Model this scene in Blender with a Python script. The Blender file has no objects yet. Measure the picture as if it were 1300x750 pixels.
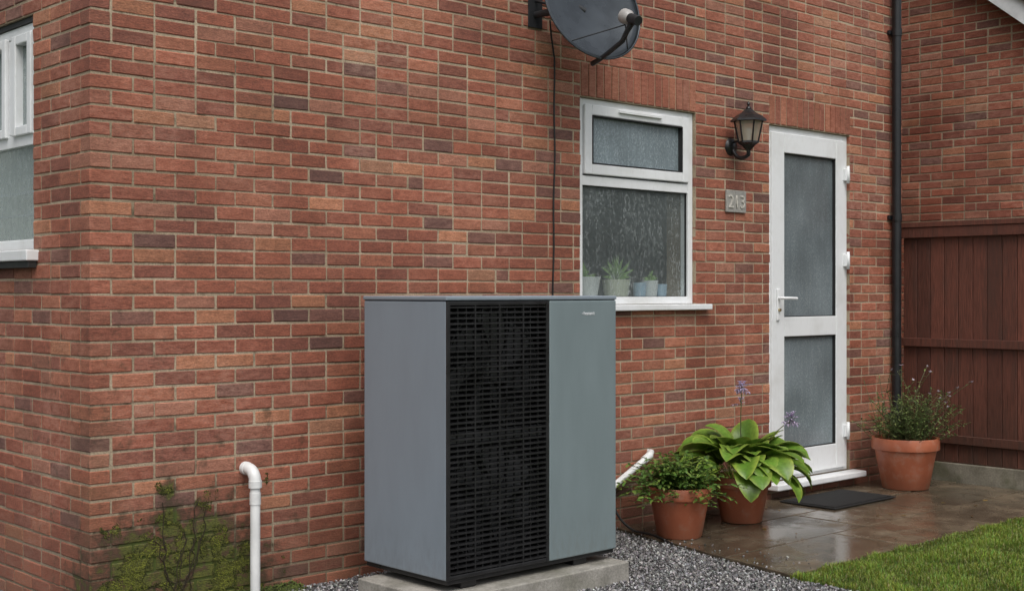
import bpy, math, random
import numpy as np
from mathutils import Vector, Matrix, noise
random.seed(7); rng=np.random.default_rng(7)
scene=bpy.context.scene
WY=5.83   # main wall plane
WX=2.72   # side wall plane
XE=9.98   # end of house
ZO=-0.01; CH=0.075

# ---------------------------------------------------------------- node helpers
def new_mat(name):
    m=bpy.data.materials.new(name); m.use_nodes=True
    nt=m.node_tree; b=nt.nodes['Principled BSDF']
    return m,nt,b
def nd(nt,t,**k):
    n=nt.nodes.new(t)
    for a,v in k.items(): setattr(n,a,v)
    return n
def lk(nt,a,b): nt.links.new(a,b)
def ocoord(nt,scale=(1,1,1)):
    tc=nd(nt,'ShaderNodeTexCoord')
    if scale==(1,1,1): return tc.outputs['Object']
    mp=nd(nt,'ShaderNodeMapping'); mp.inputs['Scale'].default_value=scale
    lk(nt,tc.outputs['Object'],mp.inputs['Vector']); return mp.outputs['Vector']
def noi(nt,vec,scale,detail=3,rough=.55):
    n=nd(nt,'ShaderNodeTexNoise'); n.inputs['Scale'].default_value=scale; n.inputs['Detail'].default_value=min(detail,3.5); n.inputs['Roughness'].default_value=rough
    lk(nt,vec,n.inputs['Vector']); return n.outputs['Fac']
def mr(nt,val,a,b,c=0,d=1):
    n=nd(nt,'ShaderNodeMapRange'); n.clamp=True
    for i,v in zip((1,2,3,4),(a,b,c,d)): n.inputs[i].default_value=v
    lk(nt,val,n.inputs[0]); return n.outputs[0]
def mth(nt,op,a,b=None):
    n=nd(nt,'ShaderNodeMath'); n.operation=op
    for i,v in enumerate((a,b)):
        if v is None: continue
        if isinstance(v,(int,float)): n.inputs[i].default_value=v
        else: lk(nt,v,n.inputs[i])
    return n.outputs[0]
def mixc(nt,fac,a,b,mode='MIX'):
    n=nd(nt,'ShaderNodeMix'); n.data_type='RGBA'; n.blend_type=mode
    for i,v in zip((0,6,7),(fac,a,b)):
        if isinstance(v,(int,float)): n.inputs[i].default_value=v
        elif isinstance(v,tuple): n.inputs[i].default_value=v if len(v)==4 else v+(1,)
        else: lk(nt,v,n.inputs[i])
    return n.outputs[2]
def bump(nt,h,strength=.5,dist=.002):
    n=nd(nt,'ShaderNodeBump'); n.inputs['Strength'].default_value=strength; n.inputs['Distance'].default_value=dist
    lk(nt,h,n.inputs['Height'])
    return n.outputs['Normal']
def simple(name,col,rough=.5,var=.15,vs=8,bs=.15,bscale=200,metal=0,bd=.001,spec=.5):
    m,nt,b=new_mat(name); v=ocoord(nt); n=noi(nt,v,vs,3)
    c=mixc(nt,1.0,col,mr(nt,n,.3,.7,1-var,1+var),'MULTIPLY'); lk(nt,c,b.inputs['Base Color'])
    lk(nt,mr(nt,n,.3,.7,max(rough-.1,0.02),min(rough+.1,1)),b.inputs['Roughness'])
    b.inputs['Metallic'].default_value=metal; b.inputs['Specular IOR Level'].default_value=spec
    if bs: lk(nt,bump(nt,noi(nt,v,bscale,1),bs,bd),b.inputs['Normal'])
    return m

# ---------------------------------------------------------------- mesh helpers
def link(o,parent=None):
    scene.collection.objects.link(o)
    if parent is not None: o.parent=parent
    return o
def empty(name):
    o=bpy.data.objects.new(name,None); scene.collection.objects.link(o); return o
def mesh_obj(name,verts,faces,mat=None,parent=None,smooth=False,cols=None):
    me=bpy.data.meshes.new(name)
    me.from_pydata([tuple(v) for v in verts] if not isinstance(verts,np.ndarray) else verts.tolist(),[],faces if isinstance(faces,list) else faces.tolist())
    if cols is not None:
        a=me.attributes.new('col','FLOAT_COLOR','POINT')
        c=np.ones((len(verts),4),dtype=np.float32); c[:,:3]=np.asarray(cols); a.data.foreach_set('color',c.ravel())
    if smooth: me.polygons.foreach_set('use_smooth',[True]*len(me.polygons))
    me.update()
    o=bpy.data.objects.new(name,me)
    if mat: me.materials.append(mat)
    return link(o,parent)
def box(name,x0,x1,y0,y1,z0,z1,mat,parent=None,bev=.003,seg=2):
    v=[(x,y,z) for x in (x0,x1) for y in (y0,y1) for z in (z0,z1)]
    f=[(0,1,3,2),(4,6,7,5),(0,4,5,1),(2,3,7,6),(0,2,6,4),(1,5,7,3)]
    o=mesh_obj(name,v,f,mat,parent)
    if bev:
        m=o.modifiers.new('b','BEVEL'); m.width=bev; m.segments=seg; m.limit_method='ANGLE'
    return o
def lathe(name,prof,seg,mat,parent=None,loc=(0,0,0),smooth=True,rot=None):
    vs=[];fs=[]
    for (r,z) in prof:
        for i in range(seg):
            a=2*math.pi*i/seg; vs.append((r*math.cos(a),r*math.sin(a),z))
    for j in range(len(prof)-1):
        for i in range(seg):
            k=(i+1)%seg; fs.append((j*seg+i,j*seg+k,(j+1)*seg+k,(j+1)*seg+i))
    o=mesh_obj(name,vs,fs,mat,parent,smooth)
    if rot is not None: o.rotation_euler=rot
    o.location=loc
    if smooth:
        m=o.modifiers.new('e','EDGE_SPLIT'); m.split_angle=math.radians(40)
    return o
def tube_data(pts,r,seg=10,V=None,F=None,rs=None):
    V=[] if V is None else V; F=[] if F is None else F
    base=len(V); pts=[Vector(p) for p in pts]; n=len(pts)
    prev=None
    for i,p in enumerate(pts):
        t=(pts[min(i+1,n-1)]-pts[max(i-1,0)]).normalized()
        if prev is None:
            a=Vector((0,0,1)) if abs(t.z)<.9 else Vector((1,0,0)); u=t.cross(a).normalized()
        else:
            u=(prev-t*prev.dot(t)).normalized()
        prev=u; w=t.cross(u); rr=rs[i] if rs else r
        for k in range(seg):
            a=2*math.pi*k/seg; V.append(tuple(p+u*rr*math.cos(a)+w*rr*math.sin(a)))
    for i in range(n-1):
        for k in range(seg):
            l=(k+1)%seg; F.append((base+i*seg+k,base+i*seg+l,base+(i+1)*seg+l,base+(i+1)*seg+k))
    F.append(tuple(base+k for k in range(seg))[::-1]); F.append(tuple(base+(n-1)*seg+k for k in range(seg)))
    return V,F
def tube(name,pts,r,mat,parent=None,seg=16,rs=None):
    V,F=tube_data(pts,r,seg,rs=rs); o=mesh_obj(name,V,F,mat,parent,True)
    m=o.modifiers.new('e','EDGE_SPLIT'); m.split_angle=math.radians(50); return o
def bez(p0,p1,p2,n=8):
    p0,p1,p2=map(Vector,(p0,p1,p2)); return [p0*(1-t)**2+p1*2*t*(1-t)+p2*t*t for t in [i/n for i in range(n+1)]]

# ---------------------------------------------------------------- brick materials
MOSS=[((2.96,WY,.24),.22),((3.32,WY,.31),.21),((3.42,WY,.08),.30),((3.13,WY,.45),.10),((2.84,WY,.06),.26),((3.14,WY,.2),.20),((3.12,WY,.60),.05)]
def moss_nodes(nt):
    tc=nd(nt,'ShaderNodeTexCoord'); acc=None
    for p,r in MOSS:
        d=nd(nt,'ShaderNodeVectorMath'); d.operation='DISTANCE'; d.inputs[1].default_value=p
        lk(nt,tc.outputs['Object'],d.inputs[0])
        v=mr(nt,d.outputs['Value'],0,r*1.5,1,0)
        acc=v if acc is None else mth(nt,'MAXIMUM',acc,v)
    n=noi(nt,tc.outputs['Object'],11,3.5,.75)
    s=mth(nt,'ADD',mth(nt,'MULTIPLY',acc,.70),mth(nt,'MULTIPLY',n,1.3))
    return mr(nt,s,1.0,1.15), mr(nt,s,.72,.98)
def brick_material(name,low):
    m,nt,b=new_mat(name); v=ocoord(nt)
    at=nd(nt,'ShaderNodeAttribute'); at.attribute_name='col'
    g=noi(nt,ocoord(nt,(1,1,2.6)),75,3,.72)
    broad=noi(nt,v,1.5,3.5,.62)
    st=noi(nt,ocoord(nt,(1,1,3)),17,3,.65)
    c=mixc(nt,1,at.outputs['Color'],mr(nt,g,.28,.72,.58,1.34),'MULTIPLY')
    c=mixc(nt,1,c,mr(nt,st,.3,.7,.76,1.22),'MULTIPLY')
    ef=mth(nt,'MULTIPLY',mr(nt,broad,.42,.68),mr(nt,st,.36,.72))
    c=mixc(nt,mth(nt,'MULTIPLY',ef,.40),c,(.40,.28,.22))
    c=mixc(nt,1,c,mr(nt,broad,.32,.6,.72,1.08),'MULTIPLY')
    if low:
        sx=nd(nt,'ShaderNodeSeparateXYZ'); lk(nt,v,sx.inputs[0])
        damp=mth(nt,'MULTIPLY',mr(nt,sx.outputs[2],0,.7,1,0),mr(nt,st,.25,.55))
        c=mixc(nt,mth(nt,'MULTIPLY',damp,.55),c,(.095,.058,.034))
    if low==2:
        ms,halo=moss_nodes(nt)
        cor=mth(nt,'MULTIPLY',mr(nt,sx.outputs[0],WX,WX+.22,1,0),mth(nt,'MULTIPLY',mr(nt,sx.outputs[2],.5,1.5,1,0),mr(nt,broad,.38,.6)))
        cor=mth(nt,'MULTIPLY',cor,mr(nt,sx.outputs[1],WY+.05,WY+.3,1,0))
        c=mixc(nt,mth(nt,'MULTIPLY',cor,.5),c,(.10,.085,.03))
        c=mixc(nt,mth(nt,'MULTIPLY',halo,.8),c,(.05,.036,.018))
        c=mixc(nt,mth(nt,'MULTIPLY',ms,.92),c,mixc(nt,mr(nt,g,.3,.7),(.022,.032,.006),(.15,.16,.022)))
    lk(nt,c,b.inputs['Base Color'])
    lk(nt,mr(nt,broad,.3,.7,.60,.85),b.inputs['Roughness'])
    lk(nt,bump(nt,g,.9,.005),b.inputs['Normal'])
    return m
def mortar_material(name,moss):
    m,nt,b=new_mat(name); v=ocoord(nt)
    c=mixc(nt,mr(nt,noi(nt,v,2.5,4,.65),.3,.7),(.26,.20,.13),(.50,.405,.29))
    g=noi(nt,v,110,2)
    c=mixc(nt,1,c,mr(nt,g,.3,.7,.75,1.2),'MULTIPLY')
    sx=nd(nt,'ShaderNodeSeparateXYZ'); lk(nt,v,sx.inputs[0])
    c=mixc(nt,mr(nt,sx.outputs[2],0,.7,.6,0),c,(.09,.065,.035))
    if moss:
        ms,halo=moss_nodes(nt)
        c=mixc(nt,mth(nt,'MULTIPLY',halo,.88),c,(.04,.032,.014))
        c=mixc(nt,ms,c,(.06,.08,.014))
    lk(nt,c,b.inputs['Base Color']); b.inputs['Roughness'].default_value=.95
    lk(nt,bump(nt,g,.8,.004),b.inputs['Normal'])
    return m
MB=brick_material('brick',0); MBL=brick_material('damp_brick',1); MBM=brick_material('mossy_brick',2); MM=mortar_material('mortar',False); MMM=mortar_material('mossy_mortar',True)

# ---------------------------------------------------------------- bricks
def chamfer_template():
    idx={};k=0;S=[(a,b,c) for a in(-1,1) for b in(-1,1) for c in(-1,1)]
    info=[]
    for s in S:
        for a in range(3): idx[(s,a)]=k; info.append((s,a)); k+=1
    F=[]
    for a in range(3):
        b,c=[q for q in range(3) if q!=a]
        for s in(-1,1):
            q=[]
            for sb,sc in((-1,-1),(1,-1),(1,1),(-1,1)):
                t=[0,0,0];t[a]=s;t[b]=sb;t[c]=sc;q.append(idx[(tuple(t),a)])
            F.append(q)
    for a in range(3):
        b,c=[q for q in range(3) if q!=a]
        for sb in(-1,1):
            for sc in(-1,1):
                t0=[0,0,0];t0[a]=-1;t0[b]=sb;t0[c]=sc;t1=list(t0);t1[a]=1;t0=tuple(t0);t1=tuple(t1)
                F.append([idx[(t0,b)],idx[(t1,b)],idx[(t1,c)],idx[(t0,c)]])
    for s in S: F.append([idx[(s,0)],idx[(s,1)],idx[(s,2)]])
    P=np.array([[s[i]*(1 if i==a else .8) for i in range(3)] for s,a in info])
    G=[]
    for f in F:
        p=P[f]; n=np.cross(p[1]-p[0],p[2]-p[0])
        G.append(f if np.dot(n,p.mean(0))>0 else f[::-1])
    return info,G
INFO,TF=chamfer_template()
TS=np.array([s for s,a in INFO],float); TA=np.array([[1 if i==a else 0 for i in range(3)] for s,a in INFO],float)
PAL=np.array([[.355,.115,.066],[.31,.098,.058],[.38,.138,.078],[.43,.178,.094],[.265,.090,.058],[.23,.100,.074],[.37,.155,.098],[.325,.116,.070],[.40,.19,.11],[.18,.082,.064]])
PW=np.array([.22,.20,.16,.06,.14,.045,.07,.085,.005,.02]); PW/=PW.sum()
class Bricks:
    def __init__(s): s.c=[];s.h=[];s.p=[]
    def add(s,x0,x1,y0,y1,z0,z1,plain=False):
        s.c.append(((x0+x1)/2,(y0+y1)/2,(z0+z1)/2)); s.h.append(((x1-x0)/2,(y1-y0)/2,(z1-z0)/2)); s.p.append(plain)
    def build(s,name,parent,tint=(1,1,1)):
        C=np.array(s.c);H=np.array(s.h);n=len(C);C0=C.copy()
        cl=lambda sd,sh:np.clip(rng.normal(0,sd,sh),-1.7*sd,1.7*sd)
        C=C+cl(.0009,(n,3)); H=H+cl(.0006,(n,3))
        ch=rng.uniform(.002,.006,(n,1,1))
        V=TS[None]*(H[:,None,:]-ch*(1-TA[None]))
        ang=rng.normal(0,.005,n)
        V=V+cl(.0008,V.shape)
        x=V[...,0].copy();y=V[...,1].copy();z=V[...,2].copy()
        V[...,2]=z+x*ang[:,None]+y*ang[:,None]
        V=V+C[:,None,:]
        ix=rng.choice(len(PAL),n,p=PW); pl=np.array(s.p); ix[pl]=rng.choice([0,1,2,7],pl.sum())
        col=PAL[ix]*rng.normal(1,.08,(n,1))*np.array(tint)
        col=np.repeat(col,24,axis=0)
        F=[];mi=[]
        for i in range(n):
            o=i*24; k=0
            if C0[i,2]<.8: k=1
            if C0[i,0]<4.0 and C0[i,1]<6.4 and C0[i,2]<1.5 and (C0[i,2]<.95 or C0[i,0]<3.1): k=2
            for f in TF: F.append(tuple(q+o for q in f)); mi.append(k)
        ob=mesh_obj(name,V.reshape(-1,3),F,MB,parent,False,col)
        ob.data.materials.append(MBL); ob.data.materials.append(MBM); ob.data.polygons.foreach_set('material_index',mi)
        return ob
def cut(a,b,ops):
    segs=[(a,b)]
    for (o0,o1) in ops:
        ns=[]
        for (s,e) in segs:
            if o1<=s or o0>=e: ns.append((s,e))
            else:
                if o0-s>.03: ns.append((s,o0))
                if e-o1>.03: ns.append((o1,e))
        segs=ns
    return segs
JT=.0055
def lay(br,u0,u1,z1,openings,place,corner_odd,corner=True,zmax=None):
    k=0
    while ZO+k*CH<z1:
        zb=ZO+k*CH; zm=zb+CH/2
        ops=[(o[0],o[1]) for o in openings if o[2]<zm<o[3]]
        odd=(k%2==1)
        if corner: st=u0 if odd==corner_odd else u0+.1125
        else: st=u0-(0 if odd else .1125)
        u=st
        while u<u1-.03:
            ln=.214
            if random.random()<.05: ln=.1015
            e=min(u+ln,u1)
            for (a,b) in cut(u,e,ops):
                if zmax is None or zb+CH*.6<zmax((a+b)/2): place(a,b,zb+JT,zb+CH-JT)
            u+=ln+.011
        k+=1
HW=5.03
house=empty('brick_house')
br=Bricks()
W=(6.04,7.215,1.49,2.84); D=(8.086,9.18,.14,2.84)
SW=(6.04,7.215,2.84,3.065); SD=(8.086,9.185,2.84,3.065)
lay(br,WX,XE,HW,[W,D,SW,SD],lambda a,b,c,d:br.add(a,b,WY,WY+.1025,c,d),False)
for (a,b,c,d) in (SW,SD):
    n=round((b-a)/.075); w=(b-a)/n
    for i in range(n): br.add(a+i*w+JT,a+(i+1)*w-JT,WY-.004,WY+.1,c+.005,d-.005,True)
S=(6.48,7.75,1.79,2.99)
YE=11.5
lay(br,WY,YE,HW,[S],lambda a,b,c,d:br.add(WX,WX+.1025,a,b,c,d),True)
br.build('brick_walls',house)
def slabs(name,axis,u0,u1,z0,z1,ops,d0,d1,mat,parent):
    us=sorted({u0,u1,*[o[0] for o in ops],*[o[1] for o in ops]}); zs=sorted({z0,z1,*[o[2] for o in ops],*[o[3] for o in ops]})
    V=[];F=[]
    for i in range(len(us)-1):
        for j in range(len(zs)-1):
            um=(us[i]+us[i+1])/2; zm=(zs[j]+zs[j+1])/2
            if any(o[0]<um<o[1] and o[2]<zm<o[3] for o in ops): continue
            b=len(V)
            for u in(us[i],us[i+1]):
                for d in(d0,d1):
                    for z in(zs[j],zs[j+1]):
                        V.append((u,d,z) if axis=='x' else (d,u,z))
            F+=[tuple(q+b for q in f) for f in((0,1,3,2),(4,6,7,5),(0,4,5,1),(2,3,7,6),(0,2,6,4),(1,5,7,3))]
    return mesh_obj(name,V,F,mat,parent)
RC=.0048
slabs('mortar_front','x',4.2,XE-.003,-.2,HW,[W,D],WY+RC,WY+.27,MM,house)
slabs('mortar_front_corner','x',WX+RC,4.2,-.2,HW,[],WY+RC,WY+.27,MMM,house)
slabs('mortar_side','y',WY+.271,YE,-.2,HW,[S],WX+RC,WX+.25,MM,house)
m_plaster=simple('interior_plaster',(.42,.43,.41),.8)
box('rear_wall',WX,XE,YE,YE+.2,-.1,HW,m_plaster,house,0)
box('end_wall',XE-.26,XE-.01,WY+.28,YE,-.1,HW,MM,house,0)
box('inner_ceiling',WX+.26,XE-.27,WY+.28,YE-.01,3.2,3.3,m_plaster,house,0)
box('inner_floor',WX+.26,XE-.27,WY+.28,YE-.01,.05,.13,m_plaster,house,0)
box('inner_partition',WX+.3,XE-.3,7.9,8.0,.14,3.19,m_plaster,house,0)
m_tile=simple('roof_tile',(.09,.07,.065),.8,.25,6)
ym=(WY+YE)/2
mesh_obj('roof',[(WX-.2,WY-.35,HW+.02),(XE+.1,WY-.35,HW+.02),(WX-.2,ym,HW+2.4),(XE+.1,ym,HW+2.4),(WX-.2,YE+.5,HW+.02),(XE+.1,YE+.5,HW+.02)],[(0,1,3,2),(2,3,5,4),(0,2,4),(1,5,3),(0,4,5,1)],m_tile,house)

# ---------------------------------------------------------------- joinery
def upvc():
    m,nt,b=new_mat('white_upvc'); v=ocoord(nt)
    c=mixc(nt,mr(nt,noi(nt,v,3,4,.7),.45,.75),(.80,.82,.83),(.68,.69,.68))
    c=mixc(nt,mth(nt,'MULTIPLY',mr(nt,noi(nt,ocoord(nt,(6,6,1)),14,4,.7),.55,.75),.22),c,(.45,.44,.40))
    lk(nt,c,b.inputs['Base Color']); b.inputs['Roughness'].default_value=.32
    return m
MU=upvc()
m_rub=simple('black_gasket',(.02,.02,.02),.6)
def glass(name,fac,base,light,sc=90,rough=.12,dfac=.7,z0=0,z1=3,zl=.8,zh=1.2):
    m,nt,b=new_mat(name); v=ocoord(nt,(1,1,.4))
    n1=noi(nt,v,sc,3,.75); n2=noi(nt,ocoord(nt,(1,1,.10)),24,3,.7)
    drops=mth(nt,'MULTIPLY',mr(nt,n1,.48,.66),mr(nt,n2,.38,.6,.3,1))
    sx=nd(nt,'ShaderNodeSeparateXYZ'); lk(nt,ocoord(nt),sx.inputs[0])
    broad=mth(nt,'MULTIPLY',mr(nt,noi(nt,ocoord(nt),1.8,2),.3,.7,.75,1.25),mr(nt,sx.outputs[2],z0,z1,zl,zh))  # random tone times a reflection painted into the pane colour, graded by height
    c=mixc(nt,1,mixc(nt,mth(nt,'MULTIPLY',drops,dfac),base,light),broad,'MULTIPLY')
    lk(nt,c,b.inputs['Base Color']); b.inputs['Roughness'].default_value=rough; b.inputs['Specular IOR Level'].default_value=.7
    lk(nt,bump(nt,n1,.5,.002),b.inputs['Normal'])
    tr=nd(nt,'ShaderNodeBsdfTransparent'); tr.inputs['Color'].default_value=(.9,.94,.94,1)
    mx=nd(nt,'ShaderNodeMixShader')
    lk(nt,mth(nt,'ADD',mth(nt,'MULTIPLY',drops,.22),fac),mx.inputs[0])
    lk(nt,tr.outputs[0],mx.inputs[1]); lk(nt,b.outputs[0],mx.inputs[2])
    lk(nt,mx.outputs[0],nt.nodes['Material Output'].inputs['Surface'])
    return m
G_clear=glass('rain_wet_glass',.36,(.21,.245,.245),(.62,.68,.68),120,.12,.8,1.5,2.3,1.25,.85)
G_obs=glass('obscured_glass',.86,(.18,.225,.245),(.40,.46,.48),170,.2)
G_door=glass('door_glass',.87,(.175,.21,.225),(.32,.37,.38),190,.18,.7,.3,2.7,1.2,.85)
G_side=glass('side_obscured_glass',.5,(.25,.30,.30),(.5,.56,.55),110,.2)
def bx(axis,name,u0,u1,d0,d1,z0,z1,mat,parent,bev=.003):
    if axis=='x': return box(name,u0,u1,WY+d0,WY+d1,z0,z1,mat,parent,bev)
    return box(name,WX+d0,WX+d1,u0,u1,z0,z1,mat,parent,bev)
def ring(axis,name,u0,u1,z0,z1,w,d0,d1,mat,parent,bev=.004,wb=None):
    wb=wb or w
    bx(axis,name+'_left',u0,u0+w,d0,d1,z0,z1,mat,parent,bev); bx(axis,name+'_right',u1-w,u1,d0,d1,z0,z1,mat,parent,bev)
    bx(axis,name+'_head',u0+w,u1-w,d0+.001,d1,z1-w,z1,mat,parent,bev); bx(axis,name+'_foot',u0+w,u1-w,d0+.001,d1,z0,z0+wb,mat,parent,bev)
win=empty('window'); win.parent=house
ring('x','frame',W[0]+.002,W[1]-.002,W[2]+.004,W[3]-.003,.05,.03,.10,MU,win)
bx('x','transom',W[0]+.052,W[1]-.052,.032,.10,2.272,2.335,MU,win)
ring('x','sash',6.10,W[1]-.06,2.345,2.80,.068,.014,.08,MU,win,.006)
ring('x','bead',6.17,W[1]-.13,2.415,2.73,.006,.012,.06,m_rub,win,0)
bx('x','trickle_vent',6.42,6.85,-.002,.02,2.765,2.785,MU,win)
bx('x','glass_top',6.16,W[1]-.12,.05,.056,2.40,2.74,G_obs,win,0)
mesh_obj('glass_low',[(6.08,WY+.057,1.53),(W[1]-.045,WY+.057,1.53),(W[1]-.045,WY+.057,2.28),(6.08,WY+.057,2.28)],[(0,1,2,3)],G_clear,win)
ring('x','bead_low',6.092,W[1]-.052,1.543,2.272,.005,.045,.06,m_rub,win,0)
bx('x','sill',5.96,7.335,-.055,.028,1.452,1.492,MU,win,.006)
bx('x','inner_sill',6.06,7.2,.11,.42,1.47,1.50,MU,win,.004)
m_ceram=simple('glazed_ceramic',(.8,.82,.8),.3,.05); m_cream=simple('cream_ceramic',(.62,.64,.50),.3,.05); m_blue=simple('pale_blue_ceramic',(.42,.58,.72),.3,.1); m_green=simple('sill_leaf',(.22,.36,.10),.5,.4,40)
for i,(x,r,h,mm) in enumerate(((6.27,.12,.175,m_ceram),(6.60,.10,.16,m_cream),(6.84,.05,.14,m_blue),(6.95,.06,.155,m_ceram),(7.07,.045,.13,m_blue))):
    lathe('sill_pot_%d'%i,[(0,0),(r*.75,0),(r,h),(r*.9,h),(r*.85,h-.02),(0,h-.02)],20,mm,win,(x,WY+.2,1.503))
V=[];F=[]
for cx,n,L in ((6.60,90,.22),(6.27,60,.17),(6.95,20,.11)):
    for i in range(n):
        a=random.uniform(0,6.28); e=random.uniform(.3,1.5); l=L*random.uniform(.5,1)
        p=Vector((cx,WY+.2,1.65)); d=Vector((math.cos(a)*math.cos(e),math.sin(a)*math.cos(e)*.5,math.sin(e)))
        s=d.cross(Vector((0,1,0))).normalized()*.010; b=len(V)
        V+= [p,p+d*l*.5+s,p+d*l+Vector((0,0,-.02)),p+d*l*.5-s]; F.append((b,b+1,b+2,b+3))
mesh_obj('sill_plants',V,F,m_green,win)
door=empty('door'); door.parent=house
ring('x','door_frame',D[0]+.002,D[1]-.002,D[2]+.003,D[3]-.003,.06,.03,.10,MU,door,.004,.03)
lx0,lx1,lz0,lz1=D[0]+.048,D[1]-.05,D[2]+.03,D[3]-.05
gx0,gx1=8.295,9.0
bx('x','stile_left',lx0,gx0,.012,.08,lz0,lz1,MU,door,.006)
bx('x','stile_right',gx1,lx1,.012,.08,lz0,lz1,MU,door,.006)
bx('x','rail_top',gx0,gx1,.013,.08,2.64,lz1,MU,door,.005)
bx('x','rail_mid',gx0,gx1,.013,.08,1.235,1.385,MU,door,.005)
bx('x','rail_low',gx0,gx1,.013,.08,lz0,.365,MU,door,.005)
bx('x','glass_upper',gx0-.01,gx1+.01,.045,.051,1.375,2.65,G_door,door,0)
bx('x','glass_lower',gx0-.01,gx1+.01,.045,.051,.355,1.245,G_door,door,0)
ring('x','gasket_u',gx0,gx1,1.385,2.64,.007,.02,.05,m_rub,door,0); ring('x','gasket_l',gx0,gx1,.365,1.235,.007,.02,.05,m_rub,door,0)
bx('x','threshold',8.03,9.235,-.12,.028,.095,.14,MU,door,.008)
for i,z in enumerate((2.52,1.83,.46)):
    bx('x','hinge_%d'%i,lx1-.035,lx1+.035,-.012,.03,z-.05,z+.05,MU,door,.006)
    V,F=tube_data([(lx1,WY-.014,z-.07),(lx1,WY-.014,z+.07)],.012,12); mesh_obj('hinge_pin_%d'%i,V,F,MU,door,True)
bx('x','handle_plate',8.185,8.222,-.002,.013,1.36,1.60,MU,door,.006)
tube('handle_lever',[(8.203,WY-.0,1.53),(8.203,WY-.045,1.53),(8.215,WY-.055,1.53),(8.25,WY-.057,1.53),(8.36,WY-.055,1.527)],.011,MU,door)
lathe('key_cylinder',[(0,.018),(.011,.017),(.012,0)],12,simple('brass_lock',(.45,.36,.2),.3,metal=.8),door,(8.203,WY-.002,1.44),True,(math.pi/2,0,0))
sw=empty('window'); sw.parent=house
ring('y','frame',S[0]+.002,S[1]-.002,S[2]+.004,S[3]-.03,.055,.03,.10,MU,sw)
bx('y','shadow_gap_lintel',S[0]+.002,S[1]-.002,.02,.10,S[3]-.029,S[3]-.001,m_rub,sw,0)  # steel lintel strip, coloured black to paint the shadow gap above the frame
bx('y','transom',S[0]+.057,S[1]-.057,.031,.10,2.335,2.40,MU,sw)
bx('y','mullion',6.80,6.86,.03,.10,2.402,2.90,MU,sw)
ring('y','sash',6.545,6.79,2.39,2.915,.05,.012,.08,MU,sw,.006)
ring('y','sash_b',6.87,7.69,2.39,2.915,.05,.012,.08,MU,sw,.006)
for nm,za,zb_ in (('glass_top',2.39,2.91),('glass_low',1.83,2.345)):
    mesh_obj(nm,[(WX+.056,6.53,za),(WX+.056,7.71,za),(WX+.056,7.71,zb_),(WX+.056,6.53,zb_)],[(0,1,2,3)],G_side,sw)
bx('y','sill',6.42,7.82,-.06,.028,1.735,1.79,MU,sw,.006)
bx('y','sill_drip',6.43,7.81,-.045,-.002,1.70,1.734,m_rub,sw,.002)
V=[];F=[]; nC=160
for i in range(nC+1):
    y=6.45+1.4*i/nC; x=WX+.17+.018*math.sin(i*.55)+.009*math.sin(i*.23+1)
    V+=[(x,y,1.80),(x+.004*math.sin(i*.3),y,2.98)]
    if i<nC: F.append((2*i,2*i+2,2*i+3,2*i+1))
mesh_obj('net_curtain',V,F,simple('curtain_cloth',(.82,.84,.80),.9,.05,30,0),sw,True)
for i,z in enumerate((1.98,2.10)): bx('y','sill_rail_%d'%i,6.45,7.75,.11,.12,z,z+.012,MU,sw,0)

# ---------------------------------------------------------------- neighbour house
nb=empty('brick_house'); NX=11.2
def zl(y):
    return 4.22+.806*(y-5.65) if y<8.6 else 4.22+.806*(2*8.6-y-5.65)
b2=Bricks()
lay(b2,4.0,13.2,6.7,[],lambda a,b,c,d:b2.add(NX,NX+.1025,a,b,c,d),True,False,lambda y:zl(y)+.12)
b2.build('brick_walls',nb,(.97,.90,.90))
y0,y1=4.0,13.2
prof=[(y0,-.2),(y0,zl(y0)+.1),(8.6,zl(8.6)+.1),(y1,zl(y1)+.1),(y1,-.2)]
V=[(NX+RC,y,z) for y,z in prof]+[(NX+5,y,z) for y,z in prof]
mesh_obj('mortar_wall',V,[(0,1,2,3,4)[::-1],(5,6,7,8,9),(0,1,6,5),(1,2,7,6),(2,3,8,7),(3,4,9,8)],MM,nb)
m_barge=simple('painted_bargeboard',(.72,.74,.75),.45)
def sl(name,x0,x1,o0,o1,mat):
    V=[]
    for x in(x0,x1):
        for y in (3.75,8.6,13.45): V+= [(x,y,zl(y)+o0),(x,y,zl(y)+o1)]
    F=[(0,1,3,2),(2,3,5,4),(6,8,9,7),(8,10,11,9),(1,7,9,3),(3,9,11,5),(0,2,8,6),(2,4,10,8),(0,6,7,1),(4,5,11,10)]
    mesh_obj(name,V,F,mat,nb)
sl('bargeboard',NX-.13,NX-.105,0,.2,m_barge); sl('soffit',NX-.104,NX-.002,.012,.04,m_barge); sl('roof',NX-.16,NX+5.2,.202,.27,m_tile)

# ---------------------------------------------------------------- fence
def wood(name,col):
    m,nt,b=new_mat(name); v=ocoord(nt,(14,14,1))
    at=nd(nt,'ShaderNodeAttribute'); at.attribute_name='col'
    g=noi(nt,v,9,4,.65)
    c=mixc(nt,1,mixc(nt,mr(nt,g,.25,.75),tuple(x*.5 for x in col),tuple(x*1.6 for x in col)),at.outputs['Color'],'MULTIPLY')
    sx=nd(nt,'ShaderNodeSeparateXYZ'); lk(nt,ocoord(nt),sx.inputs[0])
    w=noi(nt,ocoord(nt,(4,4,.6)),3,4,.7)
    c=mixc(nt,mth(nt,'MULTIPLY',mr(nt,sx.outputs[2],.15,.8,.9,0),w),c,(.03,.028,.018))
    c=mixc(nt,mth(nt,'MULTIPLY',mr(nt,w,.48,.7),.6),c,(.055,.028,.02))
    lk(nt,c,b.inputs['Base Color']); lk(nt,mr(nt,g,.3,.7,.42,.75),b.inputs['Roughness'])
    lk(nt,bump(nt,g,.7,.004),b.inputs['Normal']); return m
m_wood=wood('stained_timber',(.115,.038,.024))
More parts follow.
